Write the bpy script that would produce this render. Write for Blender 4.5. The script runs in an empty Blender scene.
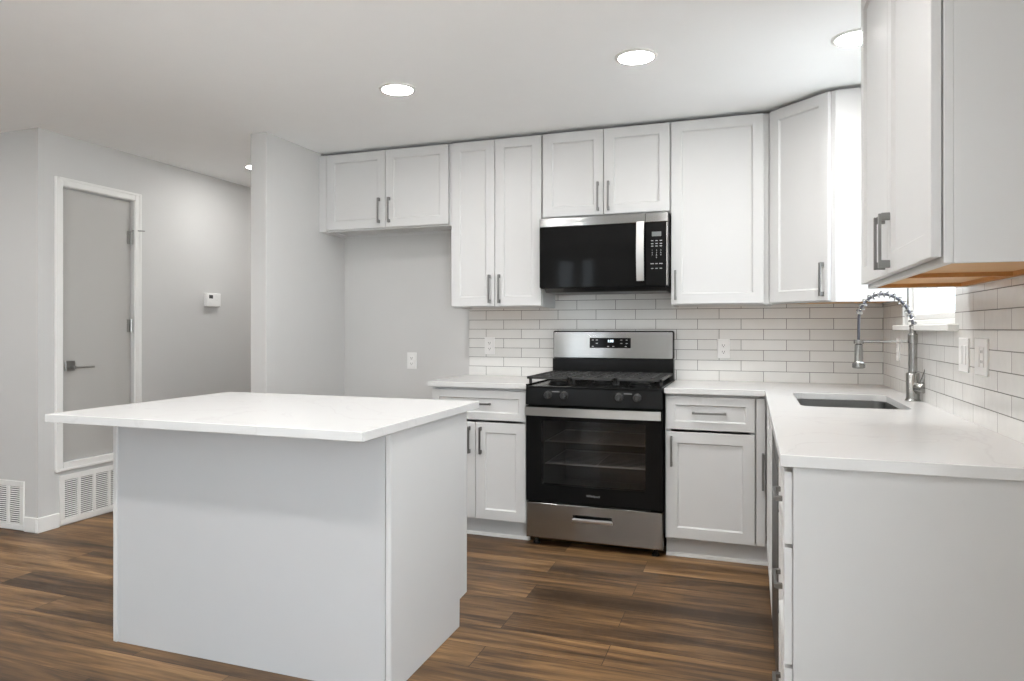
import bpy, bmesh, math, random
from mathutils import Vector, Matrix
random.seed(4)
PI = math.pi
SC = bpy.context.scene
COL = SC.collection

# ------------------------------------------------------------------ camera
cd = bpy.data.cameras.new('camera')
cd.sensor_width = 36.0
cd.lens = 713.64 / 1024 * 36.0
cd.shift_x = (512 - 486.29) / 1024
cd.shift_y = -(340.5 - 328.7) / 1024
cd.clip_start = 0.05
cam = bpy.data.objects.new('camera', cd)
cam.location = (-0.7108, -4.5482, 1.2291)
cam.rotation_euler = (PI / 2, 0, 0.3542)
COL.objects.link(cam)
SC.camera = cam

# ------------------------------------------------------------------ world (overcast daylight outside)
W = bpy.data.worlds.new('world')
SC.world = W
W.use_nodes = True
bgn = W.node_tree.nodes['Background']
SKY, GROUND = 9.0, 9.0      # hazy sky above, added ground glow below the horizon to lift the ceiling
_n = W.node_tree
_tc = _n.nodes.new('ShaderNodeTexCoord')
_sp = _n.nodes.new('ShaderNodeSeparateXYZ')
_n.links.new(_tc.outputs['Generated'], _sp.inputs[0])
_mr = _n.nodes.new('ShaderNodeMapRange')
_mr.inputs['From Min'].default_value = -0.06; _mr.inputs['From Max'].default_value = 0.02
_n.links.new(_sp.outputs['Z'], _mr.inputs['Value'])
_mc = _n.nodes.new('ShaderNodeMix'); _mc.data_type = 'RGBA'
_mc.inputs['A'].default_value = (GROUND * 0.95, GROUND * 0.98, GROUND * 1.0, 1)
_mc.inputs['B'].default_value = (SKY * 0.84, SKY * 0.92, SKY * 1.0, 1)
_n.links.new(_mr.outputs[0], _mc.inputs['Factor'])
_n.links.new(_mc.outputs['Result'], bgn.inputs['Color'])
bgn.inputs['Strength'].default_value = 1.0

# ------------------------------------------------------------------ exposure
LAMP = 145.0          # radiance of a recessed lamp lens
SC.view_settings.view_transform = 'Standard'
SC.view_settings.look = 'None'
SC.view_settings.gamma = 1.0
SC.view_settings.use_curve_mapping = False
SC.view_settings.exposure = 0.24
SC.cycles.max_bounces = 14
SC.cycles.diffuse_bounces = 8
SC.cycles.sample_clamp_indirect = 8.0


# ------------------------------------------------------------------ materials
ANI = 0.25


def mat(name, col, rough=0.5, metal=0.0, noise=0.0, nscale=8.0, bump=0.0, bscale=200.0, spec=0.5, stretch=(1, 1, 1), aniso=0.0):
    m = bpy.data.materials.new(name)
    m.use_nodes = True
    nt = m.node_tree
    b = nt.nodes['Principled BSDF']
    b.inputs['Base Color'].default_value = (*col, 1)
    b.inputs['Roughness'].default_value = rough
    b.inputs['Metallic'].default_value = metal
    b.inputs['Specular IOR Level'].default_value = spec
    if aniso:
        b.inputs['Anisotropic'].default_value = aniso
        tg = nt.nodes.new('ShaderNodeTangent')
        tg.direction_type = 'RADIAL'; tg.axis = 'Z'
        nt.links.new(tg.outputs[0], b.inputs['Tangent'])
        b.inputs['Anisotropic Rotation'].default_value = ANI
    tc = nt.nodes.new('ShaderNodeTexCoord')
    mp = nt.nodes.new('ShaderNodeMapping')
    mp.inputs['Scale'].default_value = stretch
    nt.links.new(tc.outputs['Object'], mp.inputs['Vector'])
    nz = nt.nodes.new('ShaderNodeTexNoise')
    nz.inputs['Scale'].default_value = nscale
    nz.inputs['Detail'].default_value = 4
    nt.links.new(mp.outputs['Vector'], nz.inputs['Vector'])
    mx = nt.nodes.new('ShaderNodeMix')
    mx.data_type = 'RGBA'
    k = max(noise, 0.012)
    mx.inputs['A'].default_value = (*[c * (1 - k) for c in col], 1)
    mx.inputs['B'].default_value = (*[min(1, c * (1 + k)) for c in col], 1)
    nt.links.new(nz.outputs['Fac'], mx.inputs['Factor'])
    nt.links.new(mx.outputs['Result'], b.inputs['Base Color'])
    if bump:
        n2 = nt.nodes.new('ShaderNodeTexNoise')
        n2.inputs['Scale'].default_value = bscale
        n2.inputs['Detail'].default_value = 3
        nt.links.new(mp.outputs['Vector'], n2.inputs['Vector'])
        bp = nt.nodes.new('ShaderNodeBump')
        bp.inputs['Strength'].default_value = bump
        bp.inputs['Distance'].default_value = 0.002
        nt.links.new(n2.outputs['Fac'], bp.inputs['Height'])
        nt.links.new(bp.outputs['Normal'], b.inputs['Normal'])
    return m


def emit(name, col, strength):
    m = bpy.data.materials.new(name)
    m.use_nodes = True
    nt = m.node_tree
    nt.nodes.clear()
    e = nt.nodes.new('ShaderNodeEmission')
    e.inputs['Color'].default_value = (*col, 1)
    e.inputs['Strength'].default_value = strength
    o = nt.nodes.new('ShaderNodeOutputMaterial')
    nt.links.new(e.outputs[0], o.inputs[0])
    return m


def glass(name, tint, rough=0.02):
    m = bpy.data.materials.new(name)
    m.use_nodes = True
    nt = m.node_tree
    nt.nodes.clear()
    t = nt.nodes.new('ShaderNodeBsdfTransparent')
    t.inputs['Color'].default_value = (*tint, 1)
    g = nt.nodes.new('ShaderNodeBsdfGlossy')
    g.inputs['Roughness'].default_value = rough
    f = nt.nodes.new('ShaderNodeFresnel')
    f.inputs['IOR'].default_value = 1.5
    x = nt.nodes.new('ShaderNodeMixShader')
    o = nt.nodes.new('ShaderNodeOutputMaterial')
    ge = nt.nodes.new('ShaderNodeNewGeometry')
    iv = nt.nodes.new('ShaderNodeMath'); iv.operation = 'SUBTRACT'; iv.inputs[0].default_value = 1.0
    nt.links.new(ge.outputs['Backfacing'], iv.inputs[1])
    mu = nt.nodes.new('ShaderNodeMath'); mu.operation = 'MULTIPLY'
    nt.links.new(f.outputs[0], mu.inputs[0]); nt.links.new(iv.outputs[0], mu.inputs[1])
    nt.links.new(mu.outputs[0], x.inputs[0])
    nt.links.new(t.outputs[0], x.inputs[1])
    nt.links.new(g.outputs[0], x.inputs[2])
    nt.links.new(x.outputs[0], o.inputs[0])
    return m


def floor_material():
    m = bpy.data.materials.new('vinyl_plank_floor')
    m.use_nodes = True
    nt = m.node_tree
    L = nt.links
    b = nt.nodes['Principled BSDF']
    tc = nt.nodes.new('ShaderNodeTexCoord')
    br = nt.nodes.new('ShaderNodeTexBrick')
    br.offset = 0.37
    br.inputs['Color1'].default_value = (0, 0, 0, 1)
    br.inputs['Color2'].default_value = (1, 1, 1, 1)
    br.inputs['Mortar'].default_value = (0.5, 0.5, 0.5, 1)
    br.inputs['Scale'].default_value = 1
    br.inputs['Mortar Size'].default_value = 0.0012
    br.inputs['Mortar Smooth'].default_value = 0.1
    br.inputs['Bias'].default_value = 0
    br.inputs['Brick Width'].default_value = 1.22
    br.inputs['Row Height'].default_value = 0.178
    L.new(tc.outputs['Object'], br.inputs['Vector'])
    sep = nt.nodes.new('ShaderNodeSeparateColor')
    L.new(br.outputs['Color'], sep.inputs[0])
    # per-plank shift of the grain
    comb = nt.nodes.new('ShaderNodeCombineXYZ')
    mu = nt.nodes.new('ShaderNodeMath'); mu.operation = 'MULTIPLY'; mu.inputs[1].default_value = 37.0
    L.new(sep.outputs[0], mu.inputs[0])
    L.new(mu.outputs[0], comb.inputs[0]); L.new(mu.outputs[0], comb.inputs[2])
    add = nt.nodes.new('ShaderNodeVectorMath'); add.operation = 'ADD'
    L.new(tc.outputs['Object'], add.inputs[0]); L.new(comb.outputs[0], add.inputs[1])

    def grain(scale, sx, sy, detail, rough, dist):
        mp = nt.nodes.new('ShaderNodeMapping')
        mp.inputs['Scale'].default_value = (sx, sy, 1)
        L.new(add.outputs[0], mp.inputs['Vector'])
        n = nt.nodes.new('ShaderNodeTexNoise')
        n.inputs['Scale'].default_value = scale
        n.inputs['Detail'].default_value = detail
        n.inputs['Roughness'].default_value = rough
        n.inputs['Distortion'].default_value = dist
        L.new(mp.outputs[0], n.inputs['Vector'])
        return n.outputs['Fac']
    g1 = grain(1.0, 1.3, 13.0, 5, 0.6, 0.7)
    g2 = grain(1.0, 4.0, 90.0, 4, 0.65, 0.3)
    a1 = nt.nodes.new('ShaderNodeMath'); a1.operation = 'MULTIPLY_ADD'
    L.new(g1, a1.inputs[0]); a1.inputs[1].default_value = 1.12
    s2 = nt.nodes.new('ShaderNodeMath'); s2.operation = 'MULTIPLY_ADD'
    L.new(g2, s2.inputs[0]); s2.inputs[1].default_value = 0.46; s2.inputs[2].default_value = -0.375
    L.new(s2.outputs[0], a1.inputs[2])
    a2 = nt.nodes.new('ShaderNodeMath'); a2.operation = 'MULTIPLY_ADD'
    L.new(sep.outputs[0], a2.inputs[0]); a2.inputs[1].default_value = 0.22
    L.new(a1.outputs[0], a2.inputs[2])
    rp = nt.nodes.new('ShaderNodeValToRGB')
    e = rp.color_ramp.elements
    e[0].position = 0.26; e[0].color = (0.0437, 0.0248, 0.0128, 1)
    e[1].position = 0.86; e[1].color = (0.4020, 0.2362, 0.1092, 1)
    for p, c in ((0.42, (0.0857, 0.0488, 0.0250, 1)), (0.56, (0.1556, 0.0868, 0.0387, 1)), (0.70, (0.2491, 0.1417, 0.0624, 1))):
        k = rp.color_ramp.elements.new(p); k.color = c
    L.new(a2.outputs[0], rp.inputs[0])
    mx = nt.nodes.new('ShaderNodeMix'); mx.data_type = 'RGBA'
    L.new(br.outputs['Fac'], mx.inputs['Factor'])
    L.new(rp.outputs[0], mx.inputs['A'])
    mx.inputs['B'].default_value = (0.035, 0.022, 0.014, 1)
    L.new(mx.outputs['Result'], b.inputs['Base Color'])
    b.inputs['Roughness'].default_value = 0.42
    b.inputs['Specular IOR Level'].default_value = 0.35
    bp = nt.nodes.new('ShaderNodeBump'); bp.inputs['Strength'].default_value = 0.12; bp.inputs['Distance'].default_value = 0.002
    L.new(g2, bp.inputs['Height'])
    L.new(bp.outputs[0], b.inputs['Normal'])
    return m


def tile_material(name, swap, phase):
    """glazed 2.5 x 10 inch tiles in running bond; swap: lay the rows along y instead of x"""
    m = bpy.data.materials.new(name)
    m.use_nodes = True
    nt = m.node_tree
    L = nt.links
    b = nt.nodes['Principled BSDF']
    tc = nt.nodes.new('ShaderNodeTexCoord')
    sp = nt.nodes.new('ShaderNodeSeparateXYZ')
    L.new(tc.outputs['Object'], sp.inputs[0])
    cb = nt.nodes.new('ShaderNodeCombineXYZ')
    L.new(sp.outputs['Y' if swap else 'X'], cb.inputs[0])
    L.new(sp.outputs['Z'], cb.inputs[1])
    ad = nt.nodes.new('ShaderNodeVectorMath'); ad.operation = 'ADD'
    ad.inputs[1].default_value = (phase, -0.9125 + 0.0626 * 40, 0)
    L.new(cb.outputs[0], ad.inputs[0])
    br = nt.nodes.new('ShaderNodeTexBrick')
    br.offset = 0.5
    br.inputs['Color1'].default_value = (0.0, 0.0, 0.0, 1)
    br.inputs['Color2'].default_value = (1, 1, 1, 1)
    br.inputs['Scale'].default_value = 1
    br.inputs['Mortar Size'].default_value = 0.0016
    br.inputs['Mortar Smooth'].default_value = 0.0
    br.inputs['Bias'].default_value = 0
    br.inputs['Brick Width'].default_value = 0.2505
    br.inputs['Row Height'].default_value = 0.0626
    L.new(ad.outputs[0], br.inputs['Vector'])
    sepc = nt.nodes.new('ShaderNodeSeparateColor'); L.new(br.outputs['Color'], sepc.inputs[0])
    nz = nt.nodes.new('ShaderNodeTexNoise'); nz.inputs['Scale'].default_value = 14; nz.inputs['Detail'].default_value = 3
    L.new(tc.outputs['Object'], nz.inputs['Vector'])
    av = nt.nodes.new('ShaderNodeMath'); av.operation = 'MULTIPLY_ADD'
    L.new(nz.outputs['Fac'], av.inputs[0]); av.inputs[1].default_value = 0.5
    hv = nt.nodes.new('ShaderNodeMath'); hv.operation = 'MULTIPLY'; hv.inputs[1].default_value = 0.5
    L.new(sepc.outputs[0], hv.inputs[0]); L.new(hv.outputs[0], av.inputs[2])
    tile = nt.nodes.new('ShaderNodeMix'); tile.data_type = 'RGBA'
    tile.inputs['A'].default_value = (0.68, 0.672, 0.65, 1)
    tile.inputs['B'].default_value = (0.78, 0.775, 0.757, 1)
    L.new(av.outputs[0], tile.inputs['Factor'])
    mx = nt.nodes.new('ShaderNodeMix'); mx.data_type = 'RGBA'
    L.new(br.outputs['Fac'], mx.inputs['Factor'])
    L.new(tile.outputs['Result'], mx.inputs['A'])
    mx.inputs['B'].default_value = (0.2, 0.195, 0.185, 1)
    L.new(mx.outputs['Result'], b.inputs['Base Color'])
    rr = nt.nodes.new('ShaderNodeMapRange')
    rr.inputs['To Min'].default_value = 0.16; rr.inputs['To Max'].default_value = 0.85
    L.new(br.outputs['Fac'], rr.inputs['Value']); L.new(rr.outputs[0], b.inputs['Roughness'])
    n2 = nt.nodes.new('ShaderNodeTexNoise'); n2.inputs['Scale'].default_value = 22; n2.inputs['Detail'].default_value = 1
    L.new(tc.outputs['Object'], n2.inputs['Vector'])
    sb = nt.nodes.new('ShaderNodeMath'); sb.operation = 'MULTIPLY_ADD'
    L.new(br.outputs['Fac'], sb.inputs[0]); sb.inputs[1].default_value = -0.8
    L.new(n2.outputs['Fac'], sb.inputs[2])
    bp = nt.nodes.new('ShaderNodeBump'); bp.inputs['Strength'].default_value = 0.35; bp.inputs['Distance'].default_value = 0.002
    L.new(sb.outputs[0], bp.inputs['Height']); L.new(bp.outputs[0], b.inputs['Normal'])
    return m


def quartz_material():
    m = mat('white_quartz', (0.8, 0.795, 0.78), 0.22, spec=0.5)
    nt = m.node_tree
    L = nt.links
    b = nt.nodes['Principled BSDF']
    tc = nt.nodes.new('ShaderNodeTexCoord')
    w = nt.nodes.new('ShaderNodeTexNoise'); w.inputs['Scale'].default_value = 1.6; w.inputs['Detail'].default_value = 7; w.inputs['Distortion'].default_value = 1.2
    L.new(tc.outputs['Object'], w.inputs['Vector'])
    sb = nt.nodes.new('ShaderNodeMath'); sb.operation = 'SUBTRACT'; sb.inputs[1].default_value = 0.5
    L.new(w.outputs['Fac'], sb.inputs[0])
    ab = nt.nodes.new('ShaderNodeMath'); ab.operation = 'ABSOLUTE'; L.new(sb.outputs[0], ab.inputs[0])
    rp = nt.nodes.new('ShaderNodeValToRGB')
    rp.color_ramp.elements[0].position = 0.0; rp.color_ramp.elements[0].color = (0.6, 0.597, 0.588, 1)
    rp.color_ramp.elements[1].position = 0.012; rp.color_ramp.elements[1].color = (0.635, 0.633, 0.626, 1)
    L.new(ab.outputs[0], rp.inputs[0]); L.new(rp.outputs[0], b.inputs['Base Color'])
    return m


M = dict(
    wall=mat('wall_paint', (0.585, 0.58, 0.57), 0.75, bump=0.08, bscale=320, spec=0.25),
    ceiling=mat('ceiling_paint', (0.912, 0.917, 0.918), 0.85, bump=0.06, bscale=260, spec=0.2),
    trim=mat('trim_paint', (0.78, 0.775, 0.755), 0.4),
    door=mat('door_shade_paint', (0.44, 0.43, 0.41), 0.5, bump=0.05, bscale=120),  # wall grey darkened so the shading sits in the door colour
    cab=mat('white_cabinet_paint', (0.605, 0.604, 0.599), 0.48, bump=0.02, bscale=150),
    cabin=mat('cabinet_interior', (0.5, 0.49, 0.47), 0.6),
    panel=mat('island_laminate', (0.525, 0.53, 0.536), 0.5),
    endp=mat('cabinet_end_laminate', (0.57, 0.568, 0.56), 0.5),
    wood=mat('maple_plywood', (0.62, 0.36, 0.15), 0.55, noise=0.16, nscale=5, stretch=(14, 1.5, 14)),
    wood_dark=mat('maple_rail', (0.5, 0.24, 0.075), 0.55, noise=0.15, nscale=6, stretch=(2, 12, 12)),
    pull=mat('brushed_nickel_pull', (0.24, 0.236, 0.228), 0.36, 1.0),
    steel=mat('brushed_stainless', (0.37, 0.366, 0.358), 0.2, 1.0, noise=0.05, nscale=3, stretch=(1.5, 1.5, 300), aniso=0.95),
    handle_steel=mat('satin_handle_steel', (0.6, 0.595, 0.58), 0.3, 1.0, noise=0.03),
    steel_dark=mat('dark_stainless', (0.13, 0.13, 0.127), 0.4, 1.0, noise=0.05, nscale=3, stretch=(300, 300, 2)),
    chrome=mat('faucet_nickel', (0.37, 0.365, 0.35), 0.27, 1.0),
    hose=mat('dark_hose', (0.12, 0.12, 0.14), 0.35, 0.6),
    hardware=mat('door_hardware_nickel', (0.33, 0.325, 0.31), 0.3, 1.0),
    sink=mat('sink_steel', (0.22, 0.22, 0.215), 0.36, 1.0, noise=0.04, nscale=4, stretch=(2, 200, 2)),
    black=mat('black_enamel', (0.008, 0.008, 0.008), 0.2, spec=0.18),
    blackmat=mat('black_plastic', (0.014, 0.014, 0.014), 0.4, spec=0.3),
    blackglass=mat('black_glass', (0.007, 0.007, 0.007), 0.06, spec=0.1),
    iron=mat('cast_iron', (0.035, 0.035, 0.035), 0.5, bump=0.2, bscale=300, spec=0.35),
    cavity=mat('oven_cavity', (0.16, 0.16, 0.16), 0.4),
    rack=mat('rack_wire', (0.8, 0.8, 0.8), 0.35, 1.0),
    mark=mat('printed_grey_marks', (0.42, 0.42, 0.42), 0.5),
    mark2=mat('printed_dim_marks', (0.22, 0.22, 0.22), 0.5),
    knob=mat('knob_plastic', (0.03, 0.03, 0.03), 0.3),
    lcd=mat('grey_lcd', (0.16, 0.17, 0.17), 0.3),
    lcdglow=emit('clock_digits', (0.75, 0.9, 1.0), 1.6),
    plastic=mat('white_plastic', (0.8, 0.795, 0.785), 0.35),
    slot=mat('dark_slot', (0.05, 0.05, 0.05), 0.6),
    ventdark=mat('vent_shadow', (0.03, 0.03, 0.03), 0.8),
    lens=emit('lamp_lens', (1.0, 0.985, 0.962), LAMP),
    lens_dim=emit('lamp_lens_dimmed', (1.0, 0.985, 0.962), LAMP * 0.74),
    floor=floor_material(),
    tile_b=tile_material('subway_tile_back', False, 0.762 + 0.2505 * 40),
    tile_r=tile_material('subway_tile_side', True, 1.61 + 0.2505 * 40),
    quartz=quartz_material(),
    wglass=glass('window_glass', (0.97, 0.98, 0.98), 0.01),
    sglass=glass('dimmed_window_glass', (0.66, 0.675, 0.68), 0.01),  # tint weakens the daylight these panes let in
    oglass=glass('oven_glass', (0.72, 0.72, 0.72), 0.03),
)


# ------------------------------------------------------------------ mesh helpers
class MB:
    def __init__(self):
        self.bm = bmesh.new()

    def box(self, x0, y0, z0, x1, y1, z1, b=0.0, seg=1):
        bm = self.bm
        v = [bm.verts.new(p) for p in ((x0, y0, z0), (x1, y0, z0), (x1, y1, z0), (x0, y1, z0), (x0, y0, z1), (x1, y0, z1), (x1, y1, z1), (x0, y1, z1))]
        fs = [bm.faces.new([v[i] for i in q]) for q in ((3, 2, 1, 0), (4, 5, 6, 7), (0, 1, 5, 4), (1, 2, 6, 5), (2, 3, 7, 6), (3, 0, 4, 7))]
        if b:
            es = list({e for f in fs for e in f.edges})
            bmesh.ops.bevel(bm, geom=es, offset=b, segments=seg, profile=0.5, affect='EDGES')
        return self

    def prism(self, poly, z0, z1):
        bm = self.bm
        lo = [bm.verts.new((x, y, z0)) for x, y in poly]
        hi = [bm.verts.new((x, y, z1)) for x, y in poly]
        n = len(poly)
        bm.faces.new(lo[::-1]); bm.faces.new(hi)
        for i in range(n):
            bm.faces.new((lo[i], lo[(i + 1) % n], hi[(i + 1) % n], hi[i]))
        return self

    def extrude_x(self, prof, x0, x1):
        """profile in (y, z) swept along x"""
        bm = self.bm
        a = [bm.verts.new((x0, y, z)) for y, z in prof]
        c = [bm.verts.new((x1, y, z)) for y, z in prof]
        n = len(prof)
        bm.faces.new(a[::-1]); bm.faces.new(c)
        for i in range(n):
            bm.faces.new((a[i], a[(i + 1) % n], c[(i + 1) % n], c[i]))
        return self

    def tube(self, pts, r, n=10, cap=True):
        bm = self.bm
        pts = [Vector(p) for p in pts]
        rs = r if isinstance(r, (list, tuple)) else [r] * len(pts)
        rings = []
        ref = None
        for i, p in enumerate(pts):
            t = (pts[min(i + 1, len(pts) - 1)] - pts[max(i - 1, 0)]).normalized()
            if ref is None:
                ref = t.orthogonal().normalized()
            else:
                ref = (ref - t * ref.dot(t))
                ref = ref.normalized() if ref.length > 1e-6 else t.orthogonal().normalized()
            q = t.cross(ref)
            rings.append([bm.verts.new(p + (ref * math.cos(2 * PI * k / n) + q * math.sin(2 * PI * k / n)) * rs[i]) for k in range(n)])
        for a, c in zip(rings, rings[1:]):
            for k in range(n):
                bm.faces.new((a[k], a[(k + 1) % n], c[(k + 1) % n], c[k]))
        if cap:
            bm.faces.new(rings[0][::-1]); bm.faces.new(rings[-1])
        return self

    def lathe(self, prof, c=(0, 0, 0), axis='Z', n=32):
        """profile of (radius, height) about an axis through c"""
        bm = self.bm
        rings = []
        for r, h in prof:
            ring = []
            for k in range(n):
                a = 2 * PI * k / n
                u, v = r * math.cos(a), r * math.sin(a)
                p = {'Z': (u, v, h), 'Y': (u, h, v), 'X': (h, u, v)}[axis]
                ring.append(bm.verts.new((c[0] + p[0], c[1] + p[1], c[2] + p[2])))
            rings.append(ring)
        for a, d in zip(rings, rings[1:]):
            for k in range(n):
                bm.faces.new((a[k], a[(k + 1) % n], d[(k + 1) % n], d[k]))
        if prof[0][0] > 1e-6:
            bm.faces.new(rings[0][::-1])
        if prof[-1][0] > 1e-6:
            bm.faces.new(rings[-1])
        return self

    def shaker(self, x0, z0, x1, z1, y, t=0.02, rail=0.057, rec=0.010, slope=0.007, e=0.0015):
        """a shaker door or drawer front: outer face at y - t, a sloped step down to the flat panel"""
        bm = self.bm

        def ring(i, yy):
            return [bm.verts.new(p) for p in ((x0 + i, yy, z0 + i), (x1 - i, yy, z0 + i), (x1 - i, yy, z1 - i), (x0 + i, yy, z1 - i))]
        rs = [ring(0, y), ring(0, y - t + e), ring(e, y - t), ring(rail, y - t), ring(rail + slope, y - t + rec)]
        bm.faces.new(rs[0])
        for a, c in zip(rs, rs[1:]):
            for k in range(4):
                bm.faces.new((a[k], c[k], c[(k + 1) % 4], a[(k + 1) % 4]))
        bm.faces.new(rs[-1][::-1])
        return self

    def obj(self, name, m, parent=None, smooth=False):
        bm = self.bm
        bmesh.ops.recalc_face_normals(bm, faces=bm.faces)
        me = bpy.data.meshes.new(name)
        bm.to_mesh(me); bm.free()
        me.materials.append(m)
        if smooth:
            for p in me.polygons:
                p.use_smooth = True
            me.set_sharp_from_angle(angle=math.radians(38))
        o = bpy.data.objects.new(name, me)
        COL.objects.link(o)
        if parent is not None:
            o.parent = parent
        return o


def tag(o, label, cat, group=None, kind=None):
    o['label'] = label; o['category'] = cat
    if group: o['group'] = group
    if kind: o['kind'] = kind
    return o


def thing(name, label, cat, loc=(0, 0, 0), rz=0.0, group=None):
    o = bpy.data.objects.new(name, None)
    o.empty_display_size = 0.1
    COL.objects.link(o)
    o.location = loc; o.rotation_euler = (0, 0, rz)
    return tag(o, label, cat, group)


def struct(o, label, cat):
    return tag(o, label, cat, kind='structure')


def copy_tree(o, parent=None):
    c = o.copy(); COL.objects.link(c); c.parent = parent
    for ch in list(o.children):
        copy_tree(ch, c)
    return c


def slab(name, outer, holes, z0, z1, m, parent=None, bev=0.002):
    """a flat slab with rounded edges and optional holes, from a filled outline"""
    cu = bpy.data.curves.new(name, 'CURVE')
    cu.dimensions = '2D'; cu.fill_mode = 'BOTH'
    for poly in [outer] + holes:
        s = cu.splines.new('POLY')
        s.points.add(len(poly) - 1)
        for p, (x, y) in zip(s.points, poly):
            p.co = (x, y, 0, 1)
        s.use_cyclic_u = True
    cu.extrude = (z1 - z0) / 2 - bev
    cu.bevel_depth = bev; cu.bevel_resolution = 1; cu.offset = -bev
    t = bpy.data.objects.new('tmp', cu)
    COL.objects.link(t)
    dg = bpy.context.evaluated_depsgraph_get()
    me = bpy.data.meshes.new_from_object(t.evaluated_get(dg))
    bpy.data.objects.remove(t); bpy.data.curves.remove(cu)
    me.name = name
    zc = (z0 + z1) / 2
    for v in me.vertices:
        v.co.z += zc
    for p in me.polygons:
        p.use_smooth = False
    me.materials.clear(); me.materials.append(m)
    o = bpy.data.objects.new(name, me)
    COL.objects.link(o)
    if parent is not None: o.parent = parent
    return o


def lettering(name, body, size, m, parent, loc, rot=(PI / 2, 0, 0), depth=0.0004, bold=0.0):
    cu = bpy.data.curves.new(name, 'FONT')
    cu.body = body; cu.size = size; cu.align_x = 'CENTER'; cu.align_y = 'CENTER'
    cu.extrude = depth; cu.offset = bold
    t = bpy.data.objects.new('tmp', cu)
    COL.objects.link(t)
    dg = bpy.context.evaluated_depsgraph_get()
    me = bpy.data.meshes.new_from_object(t.evaluated_get(dg))
    bpy.data.objects.remove(t); bpy.data.curves.remove(cu)
    me.materials.clear(); me.materials.append(m)
    o = bpy.data.objects.new(name, me)
    COL.objects.link(o)
    if parent is not None: o.parent = parent
    o.location = loc; o.rotation_euler = rot
    return o


# ------------------------------------------------------------------ the room
CZ = 2.439
HX = -4.73            # hall wall
RY = -1.456           # wall return at the entry
FRONT = -6.6
FARX = -6.6
struct(MB().box(FARX - .2, FRONT - .2, -.08, .3, 2.7, 0).obj('floor', M['floor']), 'brown wood-look plank floor running across the kitchen and hall', 'floor')
struct(MB().box(FARX - .2, FRONT - .2, CZ, .3, 2.7, CZ + .1).obj('ceiling', M['ceiling']), 'flat light grey-white painted ceiling over kitchen and hall', 'ceiling')
struct(MB().box(-3.6185, 0, 0, .14, .12, CZ).obj('wall_back', M['wall']), 'grey painted back wall behind range and upper cabinets', 'wall')

WY0, WY1, WZ0, WZ1 = -1.47, -0.56, 1.222, 2.15
wr = MB()
RB0, RB1, RBZ = -6.45, -4.1, 2.15      # added slider opening behind the camera, lets in fill daylight
wr.box(0, WY1, 0, .14, -.0005, CZ).box(0, RB1, 0, .14, WY0, CZ).box(0, FRONT, 0, .14, RB0, CZ).box(0, RB0, RBZ, .14, RB1, CZ).box(0, WY0, 0, .14, WY1, WZ0).box(0, WY0, WZ1, .14, WY1, CZ)
struct(wr.obj('wall_right', M['wall']), 'right-hand wall with the sink window', 'wall')
struct(MB().box(-3.618, -.905, 0, -3.4985, -.0005, CZ, .004).obj('wall_partition', M['wall']), 'short grey stub wall left of the refrigerator space', 'wall')
hl = MB()
DY0, DY1, DZ0, DZ1 = -1.30, -0.745, 0.388, 2.115
hl.box(HX - .14, RY + .1401, 0, HX, DY0, CZ).box(HX - .14, DY1, 0, HX, 2.5, CZ).box(HX - .14, DY0, 0, HX, DY1, DZ0).box(HX - .14, DY0, DZ1, HX, DY1, CZ)
struct(hl.obj('wall_left', M['wall']), 'grey hall wall with closet door and thermostat', 'wall')
struct(MB().box(FARX, RY, 0, HX, RY + .14, CZ).obj('wall_entry', M['wall']), 'shaded grey wall turning left from the hall corner, at left edge of photo', 'wall')
struct(MB().box(HX, 2.5, 0, -3.6185, 2.62, CZ).obj('wall_hall_end', M['wall']), 'grey end wall of the hall', 'wall')
struct(MB().box(-3.6185, .12, 0, -3.48, 2.5, CZ).obj('wall_hall_side', M['wall']), 'grey hall side wall behind the kitchen', 'wall')
# the part of the room behind the camera: a glazed door, plus the added slider opening
wf = MB()
GX0, GX1, GZ = -3.47, -2.81, 2.3
wf.box(FARX, FRONT - .14, 0, GX0, FRONT, CZ).box(GX0, FRONT - .14, GZ, GX1, FRONT, CZ).box(GX1, FRONT - .14, 0, .14, FRONT, CZ)
struct(wf.obj('wall_front', M['wall']), 'grey wall behind the camera with a glazed door', 'wall')
wl = MB().box(FARX - .14, FRONT, 0, FARX, RY + .14, CZ)
struct(wl.obj('wall_far_left', M['wall']), 'far left grey wall of the living area', 'wall')


def frame_x(mb, x0, x1, y0, y1, z0, z1, w):
    """picture-frame of bars in a wall that runs along x"""
    mb.box(x0, y0, z0, x0 + w, y1, z1, .003).box(x1 - w, y0, z0, x1, y1, z1, .003)
    mb.box(x0 + w, y0, z0, x1 - w, y1, z0 + w, .003).box(x0 + w, y0, z1 - w, x1 - w, y1, z1, .003)
    return mb


def frame_y(mb, y0, y1, x0, x1, z0, z1, w):
    mb.box(x0, y0, z0, x1, y0 + w, z1, .003).box(x0, y1 - w, z0, x1, y1, z1, .003)
    mb.box(x0, y0 + w, z0, x1, y1 - w, z0 + w, .003).box(x0, y0 + w, z1 - w, x1, y1 - w, z1, .003)
    return mb


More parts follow.
